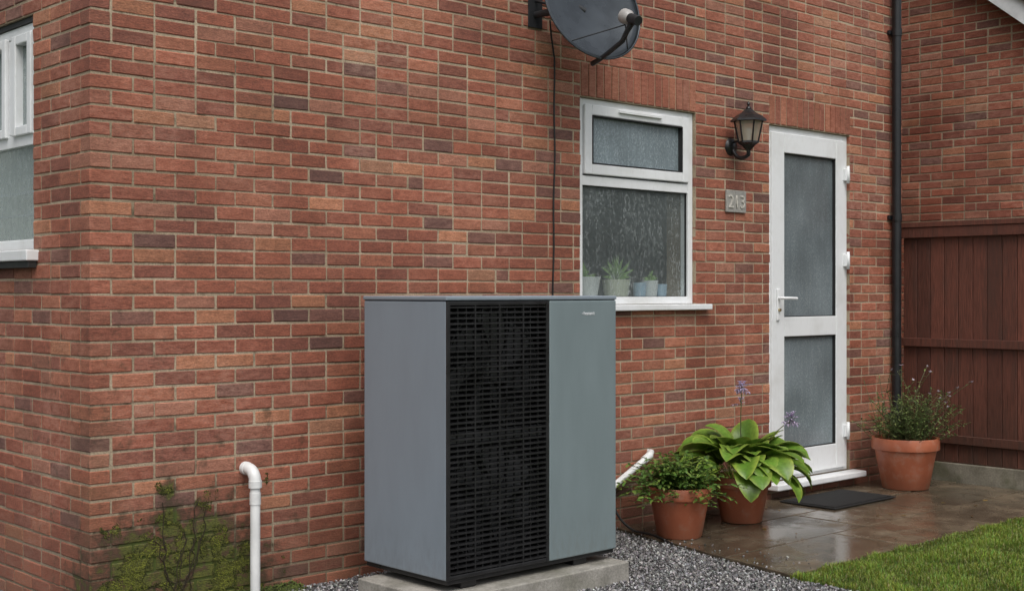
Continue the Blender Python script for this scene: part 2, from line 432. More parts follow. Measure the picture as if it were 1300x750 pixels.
def multi(name,boxes,mat,parent,bev=.003):
    V=[];F=[];C=[]
    for (x0,x1,yy0,yy1,z0,z1,t) in boxes:
        b=len(V); V+=[(x,y,z) for x in(x0,x1) for y in(yy0,yy1) for z in(z0,z1)]
        F+=[tuple(q+b for q in f) for f in((0,1,3,2),(4,6,7,5),(0,4,5,1),(2,3,7,6),(0,2,6,4),(1,5,7,3))]
        C+=[(t,t,t)]*8
    o=mesh_obj(name,V,F,mat,parent,False,C)
    if bev:
        m=o.modifiers.new('b','BEVEL'); m.width=bev; m.segments=1; m.limit_method='ANGLE'
    return o
fence=empty('timber_fence'); FX=9.97
bs=[];y=WY-.02
while y>-1.5:
    w=.125; t=random.uniform(.68,1.28); j=random.uniform(-.004,.004)
    bs.append((FX+j,FX+.018+j,y-w+.005,y,.175,2.10+random.uniform(-.004,.004),t)); y-=w
multi('boards',bs,m_wood,fence)
multi('rails',[(FX-.045,FX-.005,-1.5,WY-.01,2.03,2.115,.9),(FX-.04,FX-.005,-1.5,WY-.01,1.12,1.19,.85),(FX-.04,FX-.005,-1.5,WY-.01,.33,.40,.8),(FX-.055,FX+.04,-1.5,WY-.008,2.117,2.16,1.0)],m_wood,fence)
def concrete(name,c0,c1,rough=.85,green=.4):
    m,nt,b=new_mat(name); v=ocoord(nt); n1=noi(nt,v,4.5,4,.68); n2=noi(nt,v,75,3,.7)
    c=mixc(nt,mr(nt,n1,.3,.7),c0,c1)
    c=mixc(nt,1,c,mr(nt,n2,.3,.7,.75,1.18),'MULTIPLY')
    c=mixc(nt,mth(nt,'MULTIPLY',mr(nt,noi(nt,v,3.2,4,.7),.5,.7),green),c,(.07,.075,.03))
    lk(nt,c,b.inputs['Base Color']); lk(nt,mr(nt,n1,.35,.65,rough-.25,rough),b.inputs['Roughness'])
    lk(nt,bump(nt,n2,.5,.004),b.inputs['Normal']); return m
m_conc=concrete('cast_concrete',(.20,.19,.165),(.42,.40,.36),.85,.35)
m_gb=concrete('gravel_board_concrete',(.12,.11,.08),(.25,.23,.18),.85,.8)
box('gravel_board',FX-.035,FX+.02,-1.5,WY-.01,-.05,.17,m_gb,fence,.006)
for i,y in enumerate((WY-1.95,WY-3.85,WY-5.75)): box('post_%d'%i,FX-.06,FX+.05,y-.05,y+.05,-.1,2.2,m_gb,fence,.008)

# ---------------------------------------------------------------- ground surfaces
def grass_mat():
    m,nt,b=new_mat('grass_ground'); v=ocoord(nt)
    c=mixc(nt,noi(nt,v,3,4,.7),(.035,.06,.012),(.08,.12,.025)); lk(nt,c,b.inputs['Base Color']); b.inputs['Roughness'].default_value=.9
    lk(nt,bump(nt,noi(nt,v,80,3,.8),.8,.02),b.inputs['Normal']); return m
mg=grass_mat()
mesh_obj('ground',[(-400,-400,-.01),(400,-400,-.01),(400,400,-.01),(-400,400,-.01)],[(0,1,2,3)],mg)
def gravel_mat():
    m,nt,b=new_mat('gravel_base'); v=ocoord(nt)
    vo=nd(nt,'ShaderNodeTexVoronoi'); vo.inputs['Scale'].default_value=85; lk(nt,v,vo.inputs['Vector'])
    g=nd(nt,'ShaderNodeSeparateColor'); lk(nt,vo.outputs['Color'],g.inputs[0])
    c=mixc(nt,g.outputs[0],(.07,.068,.068),(.30,.29,.29)); c=mixc(nt,mr(nt,vo.outputs['Distance'],.3,.7),c,(.02,.02,.02))
    lk(nt,c,b.inputs['Base Color']); b.inputs['Roughness'].default_value=.6
    lk(nt,bump(nt,mr(nt,vo.outputs['Distance'],0,.7,1,0),1,.01),b.inputs['Normal']); return m
mgr=gravel_mat()
mesh_obj('gravel_bed',[(-2,1.5,.0),(5.93,1.5,.0),(5.98,4.2,.0),(6.36,WY+.02,.0),(WX+.02,WY+.02,.0),(WX+.02,12,.0),(-2,12,.0)],[(0,1,2,3,4,5,6)],mgr)
def scatter_poly(n,xr,yr,test):
    P=np.stack([rng.uniform(*xr,n),rng.uniform(*yr,n)],1)
    return P[test(P[:,0],P[:,1])]
def edgeX(y): return np.interp(y,[1.5,4.2,5.83],[5.93,5.98,6.36])
P=scatter_poly(42000,(2.2,6.36),(3.6,5.83),lambda x,y:(x<edgeX(y)-.008)&~((x>4.0)&(x<5.27)&(y>4.77)&(y<5.4)))
P2=np.stack([edgeX(rng.uniform(4.2,5.8,90))+np.abs(rng.normal(0,.08,90)),rng.uniform(4.2,5.8,90)],1)  # strays on the paving
nst=len(P2); P=np.concatenate([P,P2])
n=len(P)
octv=np.array([(1,0,0),(-1,0,0),(0,1,0),(0,-1,0),(0,0,1),(0,0,-1)],float); octf=np.array([(0,2,4),(2,1,4),(1,3,4),(3,0,4),(2,0,5),(1,2,5),(3,1,5),(0,3,5)])
Vv=octv[None]*rng.uniform(.55,1.25,(n,6,1))+rng.normal(0,.18,(n,6,3))
sc=rng.uniform(.0055,.0115,(n,1,1)); Vv=Vv*sc*np.array([1,1,.75])
A=rng.normal(size=(n,4)); A/=np.linalg.norm(A,axis=1)[:,None]
w_,x_,y_,z_=A.T
R=np.stack([np.stack([1-2*(y_*y_+z_*z_),2*(x_*y_-z_*w_),2*(x_*z_+y_*w_)],1),np.stack([2*(x_*y_+z_*w_),1-2*(x_*x_+z_*z_),2*(y_*z_-x_*w_)],1),np.stack([2*(x_*z_-y_*w_),2*(y_*z_+x_*w_),1-2*(x_*x_+y_*y_)],1)],1)
Vv=np.einsum('nij,nkj->nki',R,Vv)
zz=rng.uniform(.004,.016,(n,1)); zz[-nst:]=.027
Vv[:,:,0]+=P[:,0:1];Vv[:,:,1]+=P[:,1:2];Vv[:,:,2]+=zz
g=rng.choice([.07,.12,.18,.25,.36,.5],n,p=[.14,.2,.25,.21,.13,.07]); gc=np.stack([g,g*.98,g*.97],1)*rng.normal(1,.04,(n,3))
def attr_mat(name,rough=.6,mult=(.8,1.15),trans=0,spec=.5,tex=True):
    m,nt,b=new_mat(name); at=nd(nt,'ShaderNodeAttribute'); at.attribute_name='col'; c=at.outputs['Color']
    if tex: c=mixc(nt,1,c,mr(nt,noi(nt,ocoord(nt),45,3),.3,.7,*mult),'MULTIPLY')
    lk(nt,c,b.inputs['Base Color'])
    b.inputs['Roughness'].default_value=rough; b.inputs['Specular IOR Level'].default_value=spec
    if trans:
        t=nd(nt,'ShaderNodeBsdfTranslucent'); lk(nt,c,t.inputs['Color']); mx=nd(nt,'ShaderNodeMixShader'); mx.inputs[0].default_value=trans
        lk(nt,b.outputs[0],mx.inputs[1]); lk(nt,t.outputs[0],mx.inputs[2]); lk(nt,mx.outputs[0],nt.nodes['Material Output'].inputs['Surface'])
    return m
m_stone=attr_mat('gravel_stone',.45,tex=False)
Ff=(octf[None]+(np.arange(n)*6)[:,None,None]).reshape(-1,3)
mesh_obj('gravel',Vv.reshape(-1,3),Ff,m_stone,None,False,np.repeat(gc,6,axis=0))
def patio_mat():
    m,nt,b=new_mat('wet_paving'); v=ocoord(nt)
    at=nd(nt,'ShaderNodeAttribute'); at.attribute_name='col'
    n1=noi(nt,v,2.2,4,.62); n2=noi(nt,v,60,3,.7)
    c=mixc(nt,mr(nt,noi(nt,v,5,4,.7),.3,.7),(.080,.062,.042),(.20,.158,.11))
    c=mixc(nt,1,c,at.outputs['Color'],'MULTIPLY')
    c=mixc(nt,1,c,mr(nt,n2,.3,.7,.72,1.25),'MULTIPLY')
    wet=mr(nt,n1,.34,.56)
    c=mixc(nt,mth(nt,'MULTIPLY',wet,.5),c,(.050,.039,.028))
    lk(nt,c,b.inputs['Base Color']); lk(nt,mr(nt,wet,0,1,.45,.11),b.inputs['Roughness'])
    bs_=nd(nt,'ShaderNodeBump'); bs_.inputs['Distance'].default_value=.004; lk(nt,mr(nt,wet,0,1,.5,.13),bs_.inputs['Strength']); lk(nt,n2,bs_.inputs['Height'])
    lk(nt,bs_.outputs[0],b.inputs['Normal']); return m
mp=patio_mat()
mj=simple('paving_joint',(.03,.028,.016),.9,.4,20)
mesh_obj('patio_bedding',[(6.0,4.2,.006),(9.93,4.2,.006),(9.93,WY+.02,.006),(6.37,WY+.02,.006)],[(0,1,2,3)],mj)
V=[];F=[];C=[]
rows=[(4.17,4.715),(4.73,5.285),(5.30,WY-.004)]
for ri,(a,b_) in enumerate(rows):
    x=9.92
    while x>6.0:
        wdt=.9 if ri!=1 else (.9 if x<9.9 else .5)
        xl=x-wdt+.015
        e0=float(edgeX(a))+.02; e1=float(edgeX(b_))+.02
        if xl<max(e0,e1)+.25: l0,l1=e0,e1
        else: l0=l1=xl
        t=random.uniform(.78,1.18); z=.022+random.uniform(-.003,.003); o=len(V)
        for (px_,py_) in ((l0,a),(x,a),(x,b_),(l1,b_)):
            V.append((px_,py_,-.02));V.append((px_,py_,z+random.uniform(-.0015,.0015)))
        F+=[(o+1,o+3,o+5,o+7),(o,o+2,o+3,o+1),(o+2,o+4,o+5,o+3),(o+4,o+6,o+7,o+5),(o+6,o,o+1,o+7)]; C+=[(t,t*.98,t*.95)]*8
        if l0!=xl: break
        x-=wdt
o=mesh_obj('patio',V,F,mp,None,False,C); m=o.modifiers.new('b','BEVEL'); m.width=.005; m.segments=2; m.limit_method='ANGLE'
mesh_obj('lawn_bed',[(5.97,-1,.006),(9.93,-1,.006),(9.93,4.15,.006),(6.0,4.15,.006)],[(0,1,2,3)],mg)
n=75000
X=rng.uniform(5.96,9.92,n);Y=4.17-np.abs(rng.beta(1,1.6,n))*2.0
Y=Y+np.array([.035*noise.noise(Vector((x*4,0,5))) for x in X])
dens=np.array([noise.noise(Vector((x*5,y*5,0))) for x,y in zip(X,Y)])
hgt=(.022+.026*rng.random(n))*(1+.7*dens); az=rng.uniform(0,6.283,n); lean=rng.uniform(.1,.95,n); wd=rng.uniform(.0012,.0026,n)
dx,dy=np.cos(az),np.sin(az); pz=np.full(n,.004)
base=np.stack([X,Y,pz],1); side=np.stack([-dy,dx,np.zeros(n)],1)*wd[:,None]; d1=np.stack([dx*lean*.25,dy*lean*.25,np.full(n,.6)],1)*hgt[:,None]; d2=np.stack([dx*lean*.9,dy*lean*.9,np.full(n,1.)-lean*.3],1)*hgt[:,None]
Vv=np.stack([base-side,base+side,base+d1+side*.8,base+d1-side*.8,base+d2],1).reshape(-1,3)
i0=(np.arange(n)*5)[:,None]
Fq=(np.array([[0,1,2,3]])+i0).tolist(); Ft=(np.array([[3,2,4]])+i0).tolist()
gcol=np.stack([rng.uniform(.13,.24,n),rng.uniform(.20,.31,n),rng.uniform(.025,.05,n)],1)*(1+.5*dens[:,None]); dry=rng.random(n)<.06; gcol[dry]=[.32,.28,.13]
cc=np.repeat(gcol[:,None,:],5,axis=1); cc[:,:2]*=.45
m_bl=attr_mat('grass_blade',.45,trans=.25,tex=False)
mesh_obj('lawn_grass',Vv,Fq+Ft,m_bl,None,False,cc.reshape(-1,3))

# ---------------------------------------------------------------- moss tufts
V=[];F=[];C=[]
def mossval(x,z):
    a=max(max(0,1-math.dist((x,WY,z),p)/(r*1.5)) for p,r in MOSS); return a*.68+.55*noise.noise(Vector((x*8,z*8,3)))+.4*noise.noise(Vector((x*24,z*24,1)))
for i in range(26000):
    x=random.uniform(WX,3.8); z=random.uniform(0,.66)
    mv=mossval(x,z)
    if mv<.46: continue
    r=random.uniform(.002,.0045); b=len(V)
    for q in octv: V.append((x+q[0]*r*random.uniform(.7,1.4),WY-.001+q[1]*r*random.uniform(.4,.9),z+q[2]*r*random.uniform(.6,1.3)))
    F+=[tuple(int(t)+b for t in f) for f in octf]; c=random.uniform(.2,.9) if mv<.60 else random.uniform(.6,1.9); C+=[(.092*c,.10*c,.014*c)]*6
for i in range(7000):
    x=random.uniform(WX,3.9)
    if noise.noise(Vector((x*6,0,0)))+random.uniform(-.4,.6)<.0: continue
    yy=WY-abs(random.gauss(0,.05)); r=random.uniform(.003,.009); b=len(V); z=.012+max(0,.04-(WY-yy)*.6)*random.random()
    for q in octv: V.append((x+q[0]*r,yy+q[1]*r,z+q[2]*r*random.uniform(.6,1.3)))
    F+=[tuple(int(t)+b for t in f) for f in octf]; c=random.uniform(.4,1.4); C+=[(.065*c,.085*c,.016*c)]*6
for k in range(9):
    x=3.12+random.uniform(-.05,.12); z=.06; pts=[]
    for j in range(11):
        pts.append((x,WY-.004,z)); x+=random.gauss((-.004 if k%2 else .012),.014); z+=random.uniform(.03,.065)*(1 if k<3 else .6)
    c0=len(V); tube_data(pts,.0022,5,V,F); C+=[(.035,.026,.014)]*(len(V)-c0)
mesh_obj('moss',V,F,attr_mat('moss_tuft',.95,(.7,1.3)),None,False,C)

# ---------------------------------------------------------------- heat pump
hp=empty('heat_pump')
px0,px1,py0,py1,pz0,pz1=4.077,5.294,4.839,5.51,.17,1.545
def paint(name,col):
    m,nt,b=new_mat(name); n=noi(nt,ocoord(nt,(3,3,.8)),3,4,.65)
    c=mixc(nt,1,col,mr(nt,n,.3,.7,.95,1.04),'MULTIPLY')
    sx=nd(nt,'ShaderNodeSeparateXYZ'); lk(nt,ocoord(nt),sx.inputs[0])
    dirt=mth(nt,'MULTIPLY',mr(nt,sx.outputs[2],.17,.42,.6,0),mr(nt,noi(nt,ocoord(nt,(3,3,1)),12,3,.7),.4,.7))
    c=mixc(nt,mth(nt,'MULTIPLY',dirt,.5),c,(.12,.11,.09))
    lk(nt,c,b.inputs['Base Color']); lk(nt,mr(nt,n,.3,.7,.36,.5),b.inputs['Roughness'])
    lk(nt,bump(nt,noi(nt,ocoord(nt),500,1),.12,.0006),b.inputs['Normal']); return m
m_p1=paint('grey_powder_coat',(.235,.278,.320)); m_p2=paint('grey_green_powder_coat',(.185,.232,.243))
m_blk=simple('black_plastic',(.016,.016,.017),.34,.2,10,0)
m_dk=simple('dark_cavity',(.006,.006,.007),.8,bs=0)
gxe=4.776
box('casing_side',px0,px0+.03,py0+.004,py1,pz0,pz1-.012,m_p1,hp,.008,3)
box('casing_back',px0+.03,px1-.02,py1-.03,py1-.001,pz0,pz1-.013,m_p1,hp,.003)
box('casing_right',px1-.03,px1,py0+.03,py1,pz0,pz1-.012,m_p1,hp,.008,3)
box('front_panel',gxe+.004,px1+.001,py0-.002,py0+.035,pz0,pz1-.012,m_p2,hp,.008,3)
box('lid',px0-.004,px1+.004,py0-.004,py1+.004,pz1-.009,pz1+.012,m_p1,hp,.006,3)
box('lid_seam',px0+.004,px1-.004,py0+.006,py1-.004,pz1-.014,pz1-.008,m_dk,hp,0)
box('base_tray',px0+.01,px1-.01,py0+.01,py1-.01,pz0-.022,pz0+.01,m_blk,hp,.003)
box('cavity_back',px0+.031,gxe,py0+.14,py0+.15,pz0+.012,pz1-.015,m_dk,hp,0)
box('cavity_side',gxe-.004,gxe+.003,py0+.012,py0+.139,pz0+.012,pz1-.015,m_dk,hp,0)
for nme,a,b_ in [('g_left',px0+.002,px0+.022),('g_right',gxe-.02,gxe)]: box(nme,a,b_,py0-.004,py0+.03,pz0+.002,pz1-.014,m_blk,hp,.003)
box('g_top',px0+.022,gxe-.02,py0-.003,py0+.03,pz1-.034,pz1-.014,m_blk,hp,.003)
box('g_bottom',px0+.022,gxe-.02,py0-.003,py0+.03,pz0+.002,pz0+.022,m_blk,hp,.003)
zm=.86
m_fan=simple('fan_plastic',(.11,.115,.12),.4,bs=0)
box('g_mid',px0+.022,gxe-.02,py0+.030,py0+.040,zm-.028,zm+.028,m_fan,hp,.003)
ns=48; pitch=(pz1-.045-pz0-.03)/ns; gl0,gl1=px0+.022,gxe-.02
V=[];F=[]
for i in range(ns+1):
    z=pz0+.034+i*pitch; b=len(V)
    for x in (gl0,gl1):
        V+=[(x,py0-.001,z-.006),(x,py0+.018,z+.002),(x,py0+.018,z+.006),(x,py0-.001,z+.001)]
    F+=[tuple(q+b for q in f) for f in((0,1,2,3),(7,6,5,4),(0,4,5,1),(1,5,6,2),(2,6,7,3),(3,7,4,0))]
nr=12
for i in range(1,nr):
    x=gl0+(gl1-gl0)*i/nr; b=len(V); w=.0045 if i%3 else .008; dpt=.004 if i%3 else -.002
    V+=[(a,c,d) for a in(x-w/2,x+w/2) for c in(py0+dpt,py0+.016) for d in(pz0+.02,pz1-.03)]
    F+=[tuple(q+b for q in f) for f in((0,1,3,2),(4,6,7,5),(0,4,5,1),(2,3,7,6),(0,2,6,4),(1,5,7,3))]
mesh_obj('grille_louvres',V,F,m_blk,hp)
for k,zc in enumerate((.52,1.19)):
    cx=(gl0+gl1)/2; V=[];F=[]
    for j in range(7):
        a0=j*2*math.pi/7; b=len(V)
        for rI in range(5):
            rr=.07+rI*.055
            for s in(0,1):
                a=a0+s*.55+rI*.12; V.append((cx+rr*math.cos(a),py0+.045+s*.04,zc+rr*math.sin(a)))
        for rI in range(4): F.append((b+rI*2,b+rI*2+1,b+rI*2+3,b+rI*2+2))
    mesh_obj('fan_%d'%k,V,F,m_fan,hp,True)
    lathe('fan_hub_%d'%k,[(0,.05),(.06,.045),(.075,.02),(.075,-.02)],24,m_fan,hp,(cx,py0+.08,zc),True,(math.pi/2,0,0))
    lathe('fan_ring_%d'%k,[(.30,-.03),(.31,.03),(.305,.03),(.295,-.03)],40,m_fan,hp,(cx,py0+.08,zc),True,(math.pi/2,0,0))
m_logo=simple('badge_metal',(.75,.77,.79),.3,0,8,0)
fc=bpy.data.curves.new('badge','FONT'); fc.body='~heatunit'; fc.size=.026; fc.extrude=.0008
fo=bpy.data.objects.new('badge',fc); fo.location=(5.02,py0-.0035,1.455); fo.rotation_euler=(math.pi/2,0,0); fc.materials.append(m_logo); link(fo,hp)
for i,(a,b_) in enumerate(((px0+.12,px0+.22),(px1-.30,px1-.20))):
    box('foot_rail_%d'%i,a,b_,py0+.03,py1-.04,.113,pz0-.018,m_blk,hp,.006)
box('concrete_plinth',3.97,5.30,4.745,5.42,-.05,.112,m_conc,None,.008,3)

# ---------------------------------------------------------------- pipes, cable, downpipe
m_pvc=simple('white_pvc_pipe',(.74,.75,.74),.35,.10,9,0)
wp=empty('waste_pipe'); xP=3.55; yP=WY-.11
pts=[(xP,WY+.05,.675),(xP,WY-.03,.675)]+bez((xP,WY-.05,.675),(xP,yP,.675),(xP,yP,.615),8)+[(xP,yP,-.05)]
tube('pipe',pts,.0255,m_pvc,wp,20)
tube('elbow',bez((xP,WY-.025,.675),(xP,yP,.68),(xP,yP,.60),10),.031,m_pvc,wp,20)
tube('elbow_collar',[(xP,yP,.585),(xP,yP,.62)],.034,m_pvc,wp,20); tube('wall_collar',[(xP,WY-.035,.675),(xP,WY-.012,.675)],.034,m_pvc,wp,20)
tube('pipe_joint',[(xP,yP,.50),(xP,yP,.56)],.0285,m_pvc,wp,20)
cp=empty('condensate_pipe')
tube('pipe',[(6.12,WY-.05,.22),(6.66,WY-.05,.475),(6.70,WY-.03,.49),(6.71,WY+.03,.49)],.0215,m_pvc,cp,16)
tube('pipe_socket',[(6.60,WY-.05,.447),(6.665,WY-.05,.478)],.027,m_pvc,cp,16)
m_cab=simple('black_cable',(.012,.012,.012),.5)
cpts=[(5.735,WY-.03,3.28),(5.765,WY-.012,3.18)]+[(5.79+.006*math.sin(z*3)+(.004*math.sin(z*11)),WY-.009,z) for z in [3.05-i*.1 for i in range(29)]]
tube('satellite_cable',cpts,.0055,m_cab,None,8)
tube('power_cable',bez((6.25,WY-.02,.55),(6.22,WY-.05,.1),(6.30,WY-.25,.035),10)+bez((6.30,WY-.25,.035),(6.34,5.45,.035),(6.2,5.2,.02),6)[1:],.008,m_cab,None,8)
m_dp=simple('black_rainwater_plastic',(.014,.015,.017),.35,bs=0)
dpp=empty('rainwater_downpipe'); xD=9.80
tube('pipe',[(xD,WY-.055,HW-.1),(xD,WY-.055,.10)]+bez((xD,WY-.055,.10),(xD,WY-.055,.03),(xD,WY-.12,.02),5),.038,m_dp,dpp,24)
for i,z in enumerate((.55,2.2,3.75)):
    tube('collar_%d'%i,[(xD,WY-.055,z-.03),(xD,WY-.055,z+.03)],.044,m_dp,dpp,24)
    box('bracket_%d'%i,xD-.06,xD+.06,WY-.025,WY-.001,z-.018,z+.018,m_dp,dpp,.003)
V,F=tube_data([(WX-.2,WY-.28,HW-.05),(XE+.1,WY-.28,HW-.05)],.055,12); mesh_obj('gutter',V,F,m_dp,dpp,True)
tube('offset',[(xD,WY-.28,HW-.08),(xD,WY-.25,HW-.12),(xD,WY-.07,HW-.2),(xD,WY-.055,HW-.28)],.036,m_dp,dpp,20)

# ---------------------------------------------------------------- satellite dish
sd=empty('satellite_dish')
m_dish=simple('dish_grey_steel',(.060,.070,.080),.28,.35,4,.05,100,.4)
m_steel=simple('dark_bracket_steel',(.03,.032,.035),.5,.3,20,0,200,.3)
nrm=Vector((-.12,-.94,.25)).normalized(); dc=Vector((5.81,WY-.33,3.335))
rt=Vector((0,0,1)).cross(nrm).normalized(); up=nrm.cross(rt)
if up.z<0: up=-up
V=[];F=[];nr_,sg=9,56; a_,b2_=.37,.35
for side in (0,1):
    for i in range(nr_+1):
        q=i/nr_
        for k in range(sg):
            t=2*math.pi*k/sg; p=dc+rt*(a_*q*math.cos(t))+up*(b2_*q*math.sin(t))+nrm*(.075*(q*q-1)-(.004 if side else 0)); V.append(tuple(p))
    o=side*(nr_+1)*sg
    for i in range(nr_):
        for k in range(sg):
            l=(k+1)%sg; F.append((o+i*sg+k,o+i*sg+l,o+(i+1)*sg+l,o+(i+1)*sg+k))
o=(nr_+1)*sg
for k in range(sg):
    l=(k+1)%sg; F.append((nr_*sg+k,nr_*sg+l,o+nr_*sg+l,o+nr_*sg+k))
mesh_obj('reflector',V,F,m_dish,sd,True)
rim=[dc+rt*(a_*math.cos(2*math.pi*k/56))+up*(b2_*math.sin(2*math.pi*k/56)) for k in range(57)]
tube('rim',rim,.006,m_dish,sd,8)
bot=dc-up*b2_*.98; lnb=dc+nrm*.30-up*.22
tube('lnb_arm',[bot-nrm*.10,bot+nrm*.02,bot+nrm*.20+up*.02,lnb-up*.03],.016,m_steel,sd,10)
for s in (-1,1): tube('strut_%d'%s,[dc+rt*.22*s-up*.26,lnb-up*.02-nrm*.05],.004,m_steel,sd,6)
d_=(dc-lnb).normalized()
m_lens=simple('lnb_cover_plastic',(.34,.33,.32),.3,bs=0)
tube('lnb_body',[lnb-d_*.08,lnb+d_*.0],.03,m_steel,sd,16)
tube('lnb_horn',[lnb+d_*.0,lnb+d_*.02,lnb+d_*.06,lnb+d_*.072],.03,m_lens,sd,16,[.03,.045,.046,.026])
tube('lnb_cable',bez(lnb-d_*.06,lnb-Vector((.02,-.03,.14)),bot+nrm*.05,8),.004,m_cab,sd,6)
bxx=5.63
box('wall_plate',bxx-.06,bxx+.06,WY-.008,WY-.001,3.22,3.42,m_steel,sd,.002)
tube('mast',[(bxx,WY-.004,3.30),(bxx,WY-.13,3.30),(bxx+.02,WY-.17,3.33),(bxx+.02,WY-.17,3.48)],.022,m_steel,sd,14)
tube('wall_stay',[(bxx,WY-.004,3.39),(bxx+.01,WY-.15,3.34)],.009,m_steel,sd,8)
bk=dc-nrm*.085
tube('dish_clamp',[(bxx+.02,WY-.17,3.40),tuple(bk)],.022,m_steel,sd,10)
box('clamp_block',bxx-.02,bxx+.07,WY-.215,WY-.135,3.34,3.46,m_steel,sd,.006)

# ---------------------------------------------------------------- lantern
la=empty('wall_lantern'); lx,ly=7.61,WY-.16
m_lb=simple('black_cast_metal',(.012,.012,.013),.35,.2,20,.3,120)
def glassy():
    m,nt,b=new_mat('lantern_glass'); b.inputs['Base Color'].default_value=(.5,.45,.35,1); b.inputs['Roughness'].default_value=.12
    tr=nd(nt,'ShaderNodeBsdfTransparent'); mx=nd(nt,'ShaderNodeMixShader'); mx.inputs[0].default_value=.5
    lk(nt,tr.outputs[0],mx.inputs[1]); lk(nt,b.outputs[0],mx.inputs[2]); lk(nt,mx.outputs[0],nt.nodes['Material Output'].inputs['Surface']); return m
def hexl(name,prof,mat): return lathe(name,prof,6,mat,la,(lx,ly,0),False)
hexl('roof',[(.0,2.90),(.03,2.885),(.05,2.865),(.095,2.84),(.128,2.812),(.13,2.80),(.105,2.798),(0,2.798)],m_lb)
lathe('finial',[(0,2.945),(.008,2.938),(.012,2.925),(.006,2.912),(.016,2.904),(.02,2.893),(0,2.88)],14,m_lb,la,(lx,ly,0))
hexl('glass',[(.098,2.80),(.066,2.655)],glassy())
hexl('base',[(.0,2.66),(.072,2.658),(.074,2.645),(.05,2.63),(.028,2.605),(.012,2.59),(0,2.585)],m_lb)
for k in range(6):
    a=k*math.pi/3; tube('bar_%d'%k,[(lx+.101*math.cos(a),ly+.101*math.sin(a),2.805),(lx+.069*math.cos(a),ly+.069*math.sin(a),2.65)],.007,m_lb,la,6)
lathe('bulb',[(0,2.76),(.02,2.75),(.027,2.73),(.02,2.70),(.014,2.67),(.014,2.66)],14,simple('bulb_white',(.7,.7,.68),.3),la,(lx,ly,0))
lathe('wall_plate',[(0,.03),(.04,.028),(.06,.012),(.066,0)],20,m_lb,la,(lx,WY-.002,2.63),True,(math.pi/2,0,0))
tube('arm',bez((lx,WY-.01,2.63),(lx,WY-.06,2.50),(lx,ly,2.56),8)+[(lx,ly,2.60)],.015,m_lb,la,10)
tube('scroll',bez((lx,WY-.015,2.66),(lx,WY-.09,2.68),(lx,ly+.02,2.62),8),.009,m_lb,la,8)

pl=empty('house_number_plaque')
m_pl=concrete('slate_plaque',(.26,.25,.23),(.38,.37,.34),.7,.0); m_pn=simple('carved_number',(.50,.48,.43),.7,.3,60)
box('plate',7.54,7.775,WY-.018,WY-.004,2.155,2.315,m_pl,pl,.004)
fc=bpy.data.curves.new('numerals','FONT'); fc.body='213'; fc.size=.135; fc.extrude=.003
fo=bpy.data.objects.new('numerals',fc); fo.location=(7.558,WY-.0215,2.188); fo.rotation_euler=(math.pi/2,0,0); fc.materials.append(m_pn); link(fo,pl)

mm_,nt,b=new_mat('rubber_mat'); b.inputs['Base Color'].default_value=(.012,.012,.012,1); b.inputs['Roughness'].default_value=.6
lk(nt,bump(nt,noi(nt,ocoord(nt),180,3,.8),1,.006),b.inputs['Normal'])
dm=empty('door_mat'); box('backing',8.0,8.82,5.20,5.68,.026,.036,mm_,dm,.004)
multi('ribs',[(8.02+i*.0325,8.04+i*.0325,5.22,5.66,.0365,.043,1) for i in range(24)],mm_,dm,.002)

# ---------------------------------------------------------------- plants
def terracotta():
    m,nt,b=new_mat('terracotta'); v=ocoord(nt); n=noi(nt,v,9,4,.68)
    c=mixc(nt,mr(nt,noi(nt,v,5,3,.6),.3,.7),(.34,.095,.045),(.48,.155,.08))
    c=mixc(nt,mth(nt,'MULTIPLY',mr(nt,n,.52,.75),.5),c,(.46,.33,.26))
    sx=nd(nt,'ShaderNodeSeparateXYZ'); lk(nt,v,sx.inputs[0])
    c=mixc(nt,mth(nt,'MULTIPLY',mr(nt,sx.outputs[2],0,.14,.9,0),n),c,(.07,.05,.03))
    lk(nt,c,b.inputs['Base Color']); b.inputs['Roughness'].default_value=.5; lk(nt,bump(nt,noi(nt,v,60,2),.3,.002),b.inputs['Normal']); return m
mt=terracotta(); m_soil=simple('potting_soil',(.03,.02,.014),.95,.4,60,1,80,0,.01)
def pot(parent,x,y,r,h):
    lathe('pot',[(0,0),(r*.66,0),(r*.69,.01),(r*.90,h*.74),(r*.92,h*.76),(r*.99,h*.775),(r,h*.79),(r*1.0,h*.97),(r*.985,h),(r*.9,h),(r*.88,h*.97),(r*.85,h*.85)],48,mt,parent,(x,y,.024))
    lathe('soil',[(0,h*.9),(r*.5,h*.9),(r*.87,h*.86)],24,m_soil,parent,(x,y,.024))
